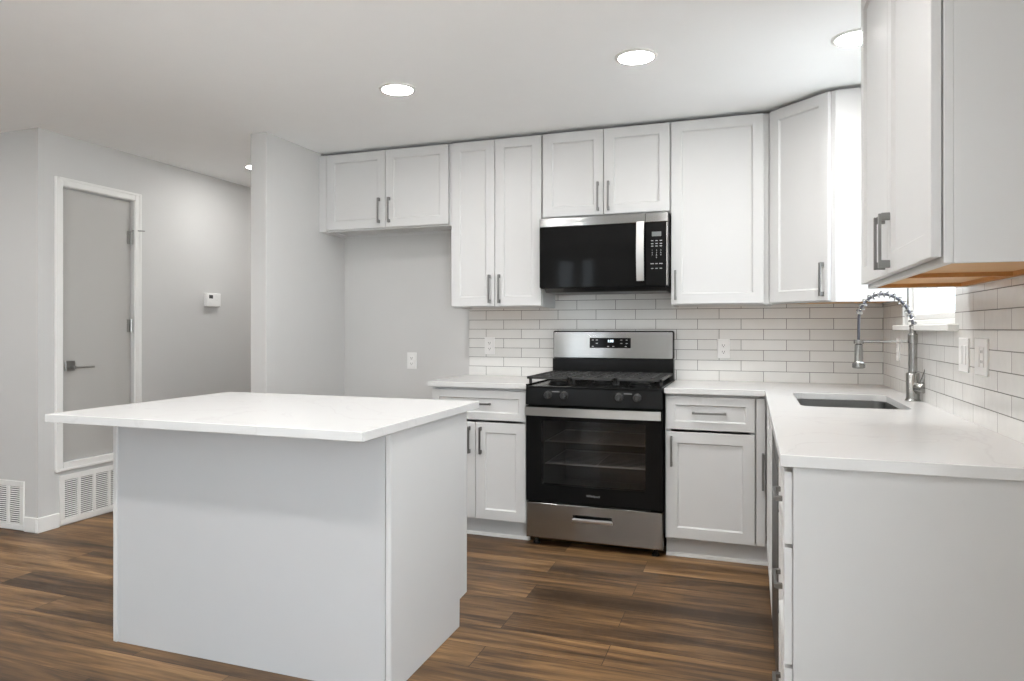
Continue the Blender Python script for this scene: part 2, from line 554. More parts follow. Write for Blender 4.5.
# sink window
w1 = struct(frame_y(MB(), WY0 + .001, WY1 - .001, .012, .10, WZ0 + .025, WZ1 - .001, .022).obj('window_1', M['trim']), 'bright white window over the sink behind the faucet', 'window')
frame_y(MB(), WY0 + .024, WY1 - .024, .03, .06, WZ0 + .048, 1.70, .026).obj('window_sash', M['trim'], w1)
MB().box(.038, WY0 + .05, WZ0 + .074, .042, WY1 - .05, 1.674).obj('pane', M['sglass'], w1)
frame_y(MB(), WY0 + .024, WY1 - .024, .062, .09, 1.68, WZ1 - .024, .026).obj('window_sash', M['trim'], w1)
MB().box(.074, WY0 + .05, 1.706, .078, WY1 - .05, WZ1 - .05).obj('pane', M['sglass'], w1)
sl = MB()
sl.box(-.045, -1.56, 1.221, .0, -.50, 1.246, .003).box(-.001, WY0 + .001, 1.2225, .10, WY1 - .001, 1.246)
struct(sl.obj('trim_1', M['trim']), 'white window sill ledge behind the faucet', 'window sill')
# daylight openings behind the camera, the slider added to light right-facing sides
g1 = struct(frame_x(MB(), GX0 + .001, GX1 - .001, FRONT - .1, FRONT - .04, .001, GZ - .001, .07).box(-3.185, FRONT - .1, .07, -3.03, FRONT - .04, GZ - .07, .003).obj('window_2', M['trim']), 'glazed patio door behind the camera', 'window')
MB().box(GX0 + .07, FRONT - .075, .07, GX1 - .07, FRONT - .07, GZ - .07).obj('pane', M['sglass'], g1)
g3 = struct(frame_y(MB(), RB0 + .001, RB1 - .001, .04, .10, .001, RBZ - .001, .06).obj('fill_window', M['trim']), 'unseen slider added in the right wall behind the camera for fill daylight', 'window')
MB().box(.068, RB0 + .06, .06, .072, RB1 - .06, RBZ - .06).obj('pane', M['wglass'], g3)

# tile
struct(MB().box(-2.515, -.009, .9145, -.0005, -.0003, 1.50).obj('trim_2', M['tile_b']), 'white subway tile backsplash on the back wall', 'backsplash')
tr = MB()
TX = -.009
tr.box(TX, WY1 + .005, .9145, -.0003, -.0095, 1.366).box(TX, -3.0, .9145, -.0003, WY0 - .04, 1.3725).box(TX, WY0 - .04, .9145, -.0003, WY1 + .005, 1.2205)
struct(tr.obj('trim_3', M['tile_r']), 'white subway tile backsplash on the right wall around the sill', 'backsplash')


def baseboard(mb, axis, a, c, wallpos, sgn, h=.09, t=.014):
    if axis == 'y':
        x0, x1 = sorted((wallpos, wallpos + sgn * t))
        mb.box(x0, a, 0, x1, c, h, .003)
    else:
        y0, y1 = sorted((wallpos, wallpos + sgn * t))
        mb.box(a, y0, 0, c, y1, h, .003)
    return mb


struct(baseboard(baseboard(MB(), 'y', RY - .0135, -1.321, HX, 1), 'y', -.80, 2.5, HX, 1).obj('baseboard_left', M['trim']), 'white baseboard along the hall wall', 'baseboard')
struct(baseboard(baseboard(MB(), 'x', -4.833, HX - .0005, RY, -1), 'x', FARX, -5.36, RY, -1).obj('baseboard_entry', M['trim']), 'white baseboard on the wall at far left', 'baseboard')
bp_ = MB()
baseboard(bp_, 'y', -.905, -.0005, -3.4985, 1); baseboard(bp_, 'x', -3.632, -3.485, -.905, -1); baseboard(bp_, 'y', -.905, -.001, -3.618, -1)
struct(bp_.obj('baseboard_partition', M['trim']), 'white baseboard round the stub wall', 'baseboard')
struct(baseboard(MB(), 'x', -3.484, -2.52, 0, -1).obj('baseboard_back', M['trim']), 'white baseboard in the refrigerator space', 'baseboard')

# closet door on the hall wall: slab set back in the opening, casing all round, bottom too
d1 = struct(MB().box(HX - .062, DY0 + .004, DZ0 + .006, HX - .022, DY1 - .006, DZ1 - .005, .002).obj('door_1', M['door']), 'flat closet door in wall grey, shading painted in, framed in white on the hall wall', 'door')
struct(frame_y(frame_y(MB(), DY0 - .052, DY1 + .052, HX + .0003, HX + .016, DZ0 - .045, DZ1 + .055, .052), DY0 - .052, DY1 + .052, HX + .0163, HX + .021, DZ0 - .045, DZ1 + .055, .018).obj('trim_4', M['trim']), 'white casing round the closet door', 'door casing')
hd = MB()
hx = HX - .022
hd.box(hx, -1.262, .962, hx + .012, -1.195, 1.026, .002).lathe([(.011, 0), (.011, .045)], (hx + .01, -1.229, .985), 'X', 16)
hd.box(hx + .045, -1.239, .978, hx + .057, -1.085, .990, .003)
hd.obj('door_handle', M['hardware'], d1)
for zc in (1.86, 1.25, .56):
    hg = MB().box(HX - .0215, DY1 - .038, zc - .044, HX - .018, DY1 - .008, zc + .044)
    hg.tube([(HX - .012, DY1 - .009, zc - .046), (HX - .012, DY1 - .009, zc + .046)], .007, 10)
    if zc > 1.8:      # hinge-pin door stop
        hg.tube([(HX - .012, DY1 - .009, zc + .05), (HX + .03, DY1 - .045, zc + .036), (HX + .045, DY1 - .085, zc + .02)], .004, 8)
        hg.tube([(HX - .012, DY1 - .009, zc + .05), (HX + .03, DY1 + .04, zc + .052), (HX + .04, DY1 + .058, zc + .052)], .004, 8)
    hg.obj('hinge', M['hardware'], d1)


# ------------------------------------------------------------------ ceiling lamps
def recessed_light(x, y, label, lens='lens'):
    t = thing('recessed_light', label, 'ceiling light', (x, y, CZ), 0, 'round recessed ceiling lights')
    MB().lathe([(.0925, 0), (.0925, -.004), (.086, -.007), (.077, -.007), (.077, 0)], n=40).obj('trim_ring', M['trim'], t, True)
    MB().lathe([(.0765, -.0035), (.0765, -.0062), (.0001, -.0062)], n=40).obj('lens', M[lens], t, True)
    return t


recessed_light(-2.381, -1.325, 'round recessed ceiling light nearest the stub wall, leftmost of the three over the kitchen')
recessed_light(-1.187, -1.342, 'round recessed ceiling light in front of the microwave, middle of the kitchen three')
recessed_light(-.300, -1.237, 'round recessed ceiling light half hidden by the right-hand upper cabinet')
recessed_light(-4.165, -.14, 'round recessed ceiling light peeking out behind the stub wall in the hall', 'lens_dim')
for lx, ly in ((-2.381, -2.5), (-1.187, -2.5), (-2.45, -3.7), (-1.36, -3.7), (-3.6, -3.7), (-3.95, -2.75), (-5.2, -2.75), (-4.165, 1.25)):  # island rows inferred from shadows; left-hand and hall lamps added as fill
    recessed_light(lx, ly, 'round recessed ceiling light out of view, in a set partly added as fill', 'lens')


# ------------------------------------------------------------------ cabinets
def pull_v(x, z0, z1, y, parent, name='handle'):
    h = MB(); y += .004
    h.box(x - .0055, y - .034, z0, x + .0055, y - .026, z1, .001)
    for a in (z0, z1 - .02):
        h.box(x - .0055, y - .0265, a, x + .0055, y - .004, a + .022, .001)
    return h.obj(name, M['pull'], parent)


def pull_h(x0, x1, z, y, parent, name='handle', dy=.006):
    h = MB(); y += dy
    h.box(x0, y - .034, z - .0055, x1, y - .025, z + .0055, .001)
    for a in (x0, x1 - .014):
        h.box(a, y - .026, z - .0065, a + .014, y - dy, z + .0065, .001)
    return h.obj(name, M['pull'], parent)


def carcass(w, z0, z1, d, left=.03, right=.03, under=True, top=True, mids=()):
    """open-front box with a face frame, front of the frame at y = -d; skirt below a recessed bottom"""
    b = MB()
    t = .016
    b.box(0, -d + .019, z0, t, -.002, z1).box(w - t, -d + .019, z0, w, -.002, z1)
    b.box(t, -.012, z0, w - t, -.002, z1)
    b.box(0, -d, z0, left, -d + .019, z1, .001).box(w - right, -d, z0, w, -d + .019, z1, .001)
    b.box(left, -d, z0, w - right, -d + .019, z0 + .035).box(left, -d, z1 - .035, w - right, -d + .019, z1)
    b.box(t, -d + .019, z0 + .018, w - t, -.012, z0 + .032)
    if top:
        b.box(t, -d + .019, z1 - .02, w - t, -.012, z1 - .006)
    for mx_ in mids:
        b.box(mx_ - .02, -d, z0 + .035, mx_ + .02, -d + .019, z1 - .035)
    return b


UD = .312     # depth of an upper cabinet to the front of its frame
UT = 2.4185   # top of the upper cabinets
UB = 1.363


def upper(name, label, x0, x1, z0, doors, pulls, left=.03, right=.03, dz0=None, wood=True, rot=0, origin=None, rails=()):
    w = x1 - x0
    t = thing(name, label, 'cabinet', origin or (x0, 0, 0), rot, 'white shaker upper cabinets')
    carcass(w, z0, UT, UD, left, right).obj('body', M['cab'], t)
    if wood:
        MB().box(.0165, -UD + .0195, z0 + .0135, w - .0165, -.0125, z0 + .0175).obj('underside_panel', M['wood'], t)
    for y in rails:
        y.obj('underside_rail', M['wood_dark'], t)
    dz = dz0 if dz0 is not None else z0 + .008
    for (a, c), p in zip(doors, pulls):
        dr = MB().shaker(a, dz, c, 2.4160, -UD - .003).obj('door', M['cab'], t)
        if p is not None:
            pull_v(p[0], p[1], p[2], -UD - .023, dr)
    return t


X = -3.492
fcab = upper('upper_cabinet', 'short white two-door upper cabinet over the empty refrigerator space', X, -2.5115, 1.892,
      [(-3.436 - X, -2.987 - X), (-2.983 - X, -2.530 - X)], [(-3.028 - X, 1.932, 2.098), (-2.952 - X, 1.932, 2.098)], left=.06, dz0=1.903, wood=False)
MB().box(-3.497 - X, -UD - .021, 1.892, -3.439 - X, -UD - .0005, UT, .0015).obj('filler_strip', M['cab'], fcab)
X = -2.5105
upper('upper_cabinet', 'tall white two-door upper cabinet left of the microwave', X, -1.9075, UB,
      [(-2.5075 - X, -2.2145 - X), (-2.2105 - X, -1.9115 - X)], [(-2.245 - X, 1.390, 1.566), (-2.180 - X, 1.390, 1.566)], dz0=1.371)
X = -1.9065
upper('upper_cabinet', 'short white two-door upper cabinet directly above the microwave', X, -1.1405, 1.8965,
      [(-1.9005 - X, -1.529 - X), (-1.525 - X, -1.1455 - X)], [(-1.559 - X, 1.930, 2.100), (-1.497 - X, 1.930, 2.100)], dz0=1.908, wood=False)
X = -1.1395
upper('upper_cabinet', 'tall white single-door upper cabinet between microwave and corner cabinet', X, -.6125, UB,
      [(-1.136 - X, -.640 - X)], [(-1.112 - X, 1.393, 1.562)], dz0=1.371)

# diagonal corner cabinet
cc = thing('corner_upper_cabinet', 'white upper cabinet set diagonally across the corner, beside the sink window', 'cabinet', (0, 0, 0), 0, 'white shaker upper cabinets')
A, D = .6115, .312
poly = [(-A, -.002), (-A, -D), (-D, -A), (-.002, -A), (-.002, -.002)]
cb = MB()
cb.prism([(-A + .001, -.003), (-A + .001, -D + .001), (-D + .001, -A + .001), (-.003, -A + .001), (-.003, -.003)], UB + .014, UT)


def skirt(p, q, t, z0, z1):
    p, q = Vector(p), Vector(q)
    n = Vector((-(q - p).y, (q - p).x)).normalized() * t
    cb.prism([tuple(p), tuple(q), tuple(q + n), tuple(p + n)], z0, z1)


for p, q in zip(poly[:3], poly[1:4]):
    skirt(p, q, .016, UB, UT - .001)
cb.obj('body', M['cab'], cc)
MB().prism([(-A + .018, -.02), (-A + .018, -D - .012), (-D - .012, -A + .018), (-.02, -A + .018), (-.02, -.02)], UB + .0095, UB + .0135).obj('underside_panel', M['wood'], cc)
dgl = MB()
LD = (A - D) * math.sqrt(2)
dgl.shaker(.024, 1.371, LD - .026, 2.4160, -.001)
do = dgl.obj('door', M['cab'], cc)
do.location = (-A, -D, 0); do.rotation_euler = (0, 0, -PI / 4)
hb = pull_v(LD - .055, 1.393, 1.562, -.021, do)

# right-hand cabinet by the window
rw = 2.732 - 1.66
rr_ = []
for y in (.018, .53):
    rr_.append(MB().box(y, -UD + .02, 1.3745, y + .019, -.0135, 1.3905))
rr_.append(MB().box(.04, -.034, 1.3745, rw - .017, -.014, 1.3905))
upper('upper_cabinet', 'large white two-door upper cabinet on the right wall with bare wood underside', 0, rw, 1.373,
      [(.004, 2.186 - 1.66), (2.190 - 1.66, 1.064)], [(2.150 - 1.66, 1.404, 1.560), (2.230 - 1.66, 1.404, 1.560)], dz0=1.388, rot=-PI / 2, origin=(-.0005, -1.66, 0), rails=rr_)

BD = .611     # base cabinets


def base(name, label, w, origin, rot, fronts, left=.03, right=.03, toe=(0, 0), BD=BD):
    t = thing(name, label, 'cabinet', origin, rot, 'white shaker base cabinets')
    carcass(w, .105, .8825, BD, left, right, top=False).obj('body', M['cab'], t)
    k = MB().box(toe[0], -.558, 0, w + toe[1], -.545, .1045)
    k.obj('toe_kick', M['cab'], t)
    k = MB().extrude_x([(-.5585, 0), (-.575, 0), (-.575, .006), (-.571, .014), (-.5585, .018)], toe[0], w + toe[1])
    k.obj('shoe_moulding', M['trim'], t)
    for kind, a, z0, c, z1, pl in fronts:
        rail = .057 if kind == 'door' else .042
        f = MB().shaker(a, z0, c, z1, -BD - .001, rail=rail).obj(kind, M['cab'], t)
        if pl:
            if pl[0] == 'v': pull_v(pl[1], pl[2], pl[3], -BD - .021, f)
            else: pull_h(pl[1], pl[2], pl[3], -BD - .021, f, dy=pl[4] if len(pl) > 4 else .006)
    return t


X = -2.5105
base('base_cabinet', 'white base cabinet with one drawer and two doors, left of the range', .596, (X, 0, 0), 0, [
    ('drawer', -2.5075 - X, .694, -1.918 - X, .866, ('h', -2.298 - X, -2.130 - X, .789)),
    ('door', -2.5075 - X, .114, -2.2285 - X, .680, ('v', -2.263 - X, .497, .652)),
    ('door', -2.2245 - X, .114, -1.918 - X, .680, ('v', -2.192 - X, .497, .652))])
X = -1.1385
rb = base('base_cabinet', 'white base cabinet with one drawer and one door, right of the range', .4545, (X, 0, 0), 0, [
    ('drawer', -1.132 - X, .694, -.688 - X, .868, ('h', -.998 - X, -.827 - X, .785)),
    ('door', -1.132 - X, .114, -.688 - X, .680, ('v', -1.105 - X, .497, .655))], toe=(0, .13))
MB().box(.456, -BD, .105, .505, -BD + .019, .8825, .001).obj('corner_stile', M['cab'], rb)
nf = MB().box(.4575, -BD - .021, .114, .501, -BD - .0005, .868, .0015).obj('filler_panel', M['cab'], rb)
pull_v(-.650 - X, .405, .590, -BD - .021, nf)

# right leg, facing -x: local x runs towards the camera
SY = .660
sb_ = base('base_cabinet', 'white sink base cabinet in the inner corner, under the sink', 1.600 - SY, (-.0005, -SY, 0), -PI / 2, [
    ('false_front', .025, .694, .466, .866, None), ('false_front', .472, .694, .934, .866, None),
    ('door', .025, .114, .467, .680, None), ('door', .471, .114, .934, .680, None)], BD=.611)
DRY = 2.216
drw = 2.600 - DRY
db_ = base('base_cabinet', 'white three-drawer base cabinet at the near end of the right-hand counter', drw, (-.0005, -DRY, 0), -PI / 2, [
    ('drawer', .005, .686, drw - .006, .868, ('h', 2.37 - DRY, 2.505 - DRY, .778, .012)),
    ('drawer', .005, .382, drw - .006, .676, ('h', 2.37 - DRY, 2.505 - DRY, .546, .012)),
    ('drawer', .005, .112, drw - .006, .372, ('h', 2.37 - DRY, 2.505 - DRY, .254, .012))], BD=.609)
MB().box(drw + .0005, -.609, 0, drw + .006, -.002, .8825).obj('end_panel', M['endp'], db_)

# dishwasher between sink base and drawers
dw = thing('dishwasher', 'stainless dishwasher seen edge-on under the right-hand counter', 'dishwasher', (-.0005, -1.603, 0), -PI / 2)
MB().box(.004, -.585, .1, .606, -.03, .872).obj('body', M['blackmat'], dw)
MB().box(.003, -.632, .115, .607, -.586, .790, .006, 2).obj('door', M['steel_dark'], dw)
MB().box(.003, -.632, .793, .607, -.586, .874, .006, 2).obj('control_strip', M['steel_dark'], dw)
MB().box(.004, -.56, 0, .606, -.545, .099).obj('toe_panel', M['blackmat'], dw)


# ------------------------------------------------------------------ counters and sink
def rrect(x0, y0, x1, y1, r, n=6):
    p = []
    for cx_, cy_, a0 in ((x1 - r, y1 - r, 0), (x0 + r, y1 - r, PI / 2), (x0 + r, y0 + r, PI), (x1 - r, y0 + r, 3 * PI / 2)):
        for k in range(n + 1):
            a = a0 + PI / 2 * k / n
            p.append((cx_ + r * math.cos(a), cy_ + r * math.sin(a)))
    return p


SX0, SX1, SY0, SY1 = -.515, -.112, -1.375, -.715
tag(slab('countertop', [(-1.1405, -.0012), (-1.1405, -.652), (-.640, -.652), (-.640, -2.6175), (-.0012, -2.6175), (-.0012, -.0012)],
         [rrect(SX0, SY0, SX1, SY1, .05)], .884, .914, M['quartz']), 'long L-shaped white quartz countertop with the sink cut into it', 'countertop')
tag(slab('countertop', [(-2.526, -.0012), (-2.526, -.655), (-1.9105, -.655), (-1.9105, -.0012)], [], .884, .914, M['quartz']),
    'short white quartz countertop left of the range', 'countertop')

sk = thing('sink', 'stainless undermount sink basin set in the white corner countertop', 'sink', ((SX0 + SX1) / 2, (SY0 + SY1) / 2, .68))
bs = bmesh.new()
rings = []
for (g, z, r) in ((.016, .883 - .68, .055), (-.003, .883 - .68, .05), (-.004, .87 - .68, .05), (-.008, .72 - .68, .05), (-.03, .695 - .68, .05), (-.09, .690 - .68, .05)):
    hw, hh = (SX1 - SX0) / 2 + g, (SY1 - SY0) / 2 + g
    rings.append([bs.verts.new((x, y, z)) for x, y in rrect(-hw, -hh, hw, hh, min(r, hw * .9))])
for a, c in zip(rings, rings[1:]):
    for k in range(len(a)):
        bs.faces.new((a[k], a[(k + 1) % len(a)], c[(k + 1) % len(a)], c[k]))
bs.faces.new(rings[-1])
sm = MB(); sm.bm.free(); sm.bm = bs
sm.obj('basin', M['sink'], sk, True)
MB().lathe([(.042, .0105), (.042, .0135), (.03, .0125), (.012, .0115), (.0001, .0115)]).obj('drain', M['chrome'], sk, True)

# ------------------------------------------------------------------ faucet
FX, FY, FZ = -.046, -.985, .9145
fc = thing('faucet', 'brushed nickel pull-down faucet with spring coil beside the sink', 'faucet', (FX, FY, FZ))
MB().lathe([(.031, 0), (.031, .004), (.0275, .008), (.0265, .012), (.0265, .118), (.024, .122), (.0175, .124)]).obj('base', M['chrome'], fc, True)
MB().lathe([(.0175, .122), (.0178, .250), (.0195, .252), (.0195, .290), (.0165, .293), (.0125, .297), (.0125, .325), (.011, .328)]).obj('column', M['chrome'], fc, True)
lv = MB()
lv.lathe([(.006, .018), (.0225, .022), (.0235, .03), (.0235, .056), (.02, .062), (.0001, .063)], (0, 0, .06), 'Y', 24)
for v in lv.bm.verts:     # the hub points towards the room and camera
    x, y = v.co.x, v.co.y
    a = math.radians(-146)
    v.co.x, v.co.y = x * math.cos(a) - y * math.sin(a), x * math.sin(a) + y * math.cos(a)
lv.tube([(.026, -.036, .076), (.034, -.038, .105), (.046, -.042, .142)], [.0095, .008, .009], 12)
lv.obj('lever_handle', M['chrome'], fc, True)
arc = [(-.045, 1.235), (-.047, 1.258), (-.058, 1.298), (-.081, 1.338), (-.113, 1.366), (-.152, 1.381), (-.188, 1.377), (-.219, 1.360), (-.242, 1.331), (-.254, 1.295), (-.2565, 1.25), (-.257, 1.20), (-.257, 1.155)]


def cat(pts, n):
    out = []
    for i in range(len(pts) - 1):
        p0, p1, p2, p3 = pts[max(i - 1, 0)], pts[i], pts[i + 1], pts[min(i + 2, len(pts) - 1)]
        for k in range(n):
            t = k / n
            out.append(tuple(.5 * (2 * b + (c - a) * t + (2 * a - 5 * b + 4 * c - d) * t * t + (3 * b - a - 3 * c + d) * t ** 3) for a, b, c, d in zip(p0, p1, p2, p3)))
    out.append(pts[-1])
    return out


path = [Vector((x - FX, 0, z - FZ)) for x, z in cat(arc, 10)]
MB().tube(path, .0062, 12).obj('hose', M['hose'], fc, True)
# coil round the arch only
coil, ang, prev = [], 0.0, None
sub = [p for i, p in enumerate(path) if i <= 88]
for i in range(len(sub) - 1):
    for k in range(6):
        p = sub[i].lerp(sub[i + 1], k / 6)
        if prev is not None:
            ang += (p - prev).length / .024 * 2 * PI
        t = (sub[i + 1] - sub[i]).normalized()
        n = Vector((0, 1, 0)); q = t.cross(n)
        coil.append(p + (n * math.cos(ang) + q * math.sin(ang)) * .0135)
        prev = p
MB().tube(coil, .0028, 6).obj('spring_coil', M['chrome'], fc, True)
MB().tube([sub[-1] + (sub[-4] - sub[-1]) * .2, sub[-1] + (sub[-1] - sub[-4]) * .9], .0125, 16).obj('coil_collar', M['chrome'], fc, True)
hx_, hz_ = -.2565 - FX, -FZ
MB().lathe([(.009, 1.162 + hz_), (.0165, 1.158 + hz_), (.0175, 1.085 + hz_), (.0185, 1.082 + hz_), (.0255, 1.076 + hz_), (.0265, 1.07 + hz_), (.0265, 1.056 + hz_), (.022, 1.053 + hz_), (.0001, 1.054 + hz_)], (hx_, 0, 0), n=24).obj('spray_head', M['chrome'], fc, True)
ar = MB().tube([(-.017, 0, 1.172 + hz_), (hx_ + .018, 0, 1.171 + hz_)], .0045, 10)
ar.lathe([(.0182, 1.162 + hz_), (.0205, 1.162 + hz_), (.0205, 1.18 + hz_), (.0182, 1.18 + hz_)], (hx_, 0, 0), n=20)
ar.obj('support_arm', M['chrome'], fc, True)

# ------------------------------------------------------------------ island
il = thing('kitchen_island', 'white kitchen island with panelled sides under a white quartz top', 'kitchen island', (-2.45, -2.1, 0))
OX, OY = -2.45, -2.1
IX0, IX1, IF, IB = -3.0606, -1.835, -2.4258, -1.744


def ibox(mb, x0, y0, z0, x1, y1, z1, b=0.0):
    return mb.box(x0 - OX, y0 - OY, z0, x1 - OX, y1 - OY, z1, b)


ibox(MB(), IX0 + .021, IF + .02, .105, IX1 - .021, IB, .8825).obj('body', M['cab'], il)
ibox(MB(), IX0 + .021, -1.85, 0, IX1 - .021, -1.83, .1045).obj('toe_kick', M['cab'], il)
ibox(MB(), IX0 + .0205, IF + .006, 0, IX1 - .0245, IF + .0195, .8825).obj('back_panel', M['panel'], il)


def end_panel(x0, x1):
    p = MB()
    prof = [(IF + .0, 0), (-1.826, 0), (-1.826, .115), (IB, .115), (IB, .8825), (IF + .0, .8825)]
    p.extrude_x([(y - OY, z) for y, z in prof], x0 - OX, x1 - OX)
    bmesh.ops.bevel(p.bm, geom=list(p.bm.edges), offset=.002, segments=2, affect='EDGES')
    p.obj('end_panel', M['cab'], il)


end_panel(IX0, IX0 + .020)
end_panel(IX1 - .020, IX1)
slab('island_top', [(x - OX, y - OY) for x, y in ((-3.1546, -2.6417), (-1.8164, -2.6417), (-1.8164, -1.6471), (-3.1546, -1.6471))], [], .884, .914, M['quartz'], il)

# ------------------------------------------------------------------ range
rg = thing('gas_range', 'freestanding stainless and black gas range with oven', 'range', (-1.526, 0, 0))
RW = .379                      # half width


def rbox(x0, y0, z0, x1, y1, z1, b=0.0, seg=2):
    return MB().box(x0, y0, z0, x1, y1, z1, b, seg)


bd = rbox(-RW, -.62, .036, RW, -.03, .255, .002)
bd.box(-RW, -.62, .255, -.31, -.03, .795).box(.31, -.62, .255, RW, -.03, .795).box(-.31, -.62, .76, .31, -.03, .795).box(-.31, -.06, .255, .31, -.03, .76)
bd.box(-RW, -.62, .795, RW, -.03, .897)
bd.obj('body', M['black'], rg)
cv = MB().box(-.305, -.60, .262, .305, -.075, .27).box(-.305, -.075, .262, .305, -.065, .75).box(-.305, -.6, .27, -.297, -.075, .75).box(.297, -.6, .27, .305, -.075, .75)
cv.obj('oven_cavity', M['cavity'], rg)
for z in (.457, .585):
    rk = MB()
    for k in range(13):
        y = -.58 + k * .04
        rk.tube([(-.29, y, z), (.29, y, z)], .002 if 0 < k < 12 else .0042, 6)
    for x in (-.29, 0, .29):
        rk.tube([(x, -.58, z - .003), (x, -.10, z - .003)], .003, 6)
    rk.obj('oven_rack', M['rack'], rg)
# cooktop with raised lip
ck = rbox(-RW, -.675, .897, RW, -.088, .908, .003)
ck.box(-RW, -.675, .908, -RW + .016, -.09, .916, .002).box(RW - .016, -.675, .908, RW, -.09, .916, .002)
ck.obj('cooktop', M['black'], rg)
for bx, by, br_ in ((-.235, -.50, .05), (.235, -.50, .055), (-.235, -.24, .045), (.235, -.24, .042), (0, -.37, .05)):
    MB().lathe([(br_ * 1.15, .908), (br_ * 1.15, .912), (br_, .914), (br_, .924), (br_ * .8, .928), (.0001, .929)], (bx, by, 0)).obj('burner', M['blackmat'], rg, True)
for gx0, gx1 in ((-.374, -.128), (-.123, .123), (.128, .374)):
    g = MB()
    gy0, gy1, zt_, zb_ = -.668, -.095, .960, .945
    g.box(gx0, gy0, zb_, gx0 + .014, gy1, zt_, .002).box(gx1 - .014, gy0, zb_, gx1, gy1, zt_, .002)
    g.box(gx0, gy0, zb_, gx1, gy0 + .014, zt_, .002).box(gx0, gy1 - .014, zb_, gx1, gy1, zt_, .002)
    xm = (gx0 + gx1) / 2
    for k in range(1, 6):
        y = gy0 + (gy1 - gy0) * k / 6
        g.box(gx0 + .014, y - .006, zb_, gx1 - .014, y + .006, zt_, .002)
    for k in range(1, 4):
        x = gx0 + (gx1 - gx0) * k / 4
        g.box(x - .006, gy0 + .014, zb_, x + .006, gy1 - .014, zt_, .002)
    for x in (gx0 + .007, gx1 - .007):
        for y in (gy0 + .05, gy1 - .03):
            g.box(x - .008, y - .008, .917, x + .008, y + .008, zb_ + .004, .002)
    g.obj('grate', M['iron'], rg)
# control panel, slightly sloped
MB().extrude_x([(-.62, .797), (-.675, .801), (-.668, .896), (-.62, .896)], -RW, RW).obj('control_panel', M['black'], rg)
for kx in (-.25, -.157, .148, .245):
    kn = MB().lathe([(.0235, -.669), (.0235, -.674), (.019, -.677), (.0175, -.694), (.015, -.699), (.0001, -.699)], (kx, 0, .857), 'Y', 28)
    kn.box(kx - .0045, -.706, .840, kx + .0045, -.694, .874, .002, 2)
    kn.obj('knob', M['knob'], rg, True)
for kx in (-.205, .196):
    MB().box(kx - .022, -.6745, .8755, kx + .022, -.672, .8785).obj('knob_marking', M['mark'], rg)
# oven door
od_ = MB()
lo = []
for yy in (-.668, -.622):
    for a, z0_, z1_ in ((RW - .001, .257, .794), (.289, .352, .715)):
        lo.append([od_.bm.verts.new(p) for p in ((-a, yy, z0_), (a, yy, z0_), (a, yy, z1_), (-a, yy, z1_))])
for a, c in ((0, 1), (2, 3), (0, 2), (1, 3)):
    for k in range(4):
        od_.bm.faces.new((lo[a][k], lo[a][(k + 1) % 4], lo[c][(k + 1) % 4], lo[c][k]))
od = od_.obj('oven_door', M['blackglass'], rg)
MB().box(-.2885, -.6665, .3525, .2885, -.6625, .7145).obj('window', M['oglass'], od)
oh = MB()
n = 16
for s in range(n):     # bowed strap handle
    x0, x1 = -.374 + .748 * s / n, -.374 + .748 * (s + 1) / n
    b0 = -.712 - .012 * (1 - (2 * s / n - 1) ** 2); b1 = -.712 - .012 * (1 - (2 * (s + 1) / n - 1) ** 2)
    v = [oh.bm.verts.new(p) for p in ((x0, b0, .744), (x1, b1, .744), (x1, b1 + .012, .744), (x0, b0 + .012, .744), (x0, b0, .790), (x1, b1, .790), (x1, b1 + .012, .790), (x0, b0 + .012, .790))]
    for q in ((3, 2, 1, 0), (4, 5, 6, 7), (0, 1, 5, 4), (2, 3, 7, 6)) + (((3, 0, 4, 7),) if s == 0 else ()) + (((1, 2, 6, 5),) if s == n - 1 else ()):
        oh.bm.faces.new([v[i] for i in q])
bmesh.ops.remove_doubles(oh.bm, verts=oh.bm.verts, dist=.0001)
for x in (-.368, .344):
    oh.box(x, -.705, .752, x + .024, -.667, .782, .003)
oh.obj('handle', M['handle_steel'], od, True)
lettering('lettering', 'Whirlpool', .018, M['mark2'], od, (.006, -.6685, .307))
# drawer with pocket pull
dwz0, dwz1 = .048, .250
dd = MB()
sx, sz0, sz1 = .108, .166, .196
lo = []
for yy, g in ((-.622, 0), (-.659, 0), (-.665, .006)):
    lo.append([dd.bm.verts.new(p) for p in ((-RW + g, yy, dwz0 + g), (RW - g, yy, dwz0 + g), (RW - g, yy, dwz1 - g), (-RW + g, yy, dwz1 - g))])
lo.append([dd.bm.verts.new(p) for p in ((-sx, -.665, sz0), (sx, -.665, sz0), (sx, -.665, sz1), (-sx, -.665, sz1))])
for a, c in zip(lo, lo[1:]):
    for k in range(4):
        dd.bm.faces.new((a[k], a[(k + 1) % 4], c[(k + 1) % 4], c[k]))
dd.bm.faces.new(lo[0])
dro = dd.obj('drawer', M['steel'], rg)
pk = MB()
lo = []
for yy, z0_, z1_, xx in ((-.665, sz0, sz1, sx), (-.640, sz0 + .010, sz1, sx - .004), (-.628, sz0 + .014, sz1, sx - .006)):
    lo.append([pk.bm.verts.new(p) for p in ((-xx, yy, z0_), (xx, yy, z0_), (xx, yy, z1_), (-xx, yy, z1_))])
for a, c in zip(lo, lo[1:]):
    for k in range(4):
        pk.bm.faces.new((a[k], a[(k + 1) % 4], c[(k + 1) % 4], c[k]))
pk.bm.faces.new(lo[-1])
pk.obj('pull_pocket', M['blackmat'], dro)
MB().extrude_x([(-.671, sz0 + .004), (-.668, sz0 - .007), (-.6645, sz0 - .008), (-.6645, sz0 + .001), (-.655, sz0 + .009), (-.66, sz0 + .011)], -sx - .004, sx + .004).obj('pull_lip', M['rack'], dro)
for x in (-.335, .335):
    for y in (-.60, -.08):
        MB().lathe([(.02, 0), (.02, .012), (.012, .014), (.012, .036)], (x, y, 0), n=16).obj('foot', M['blackmat'], rg, True)
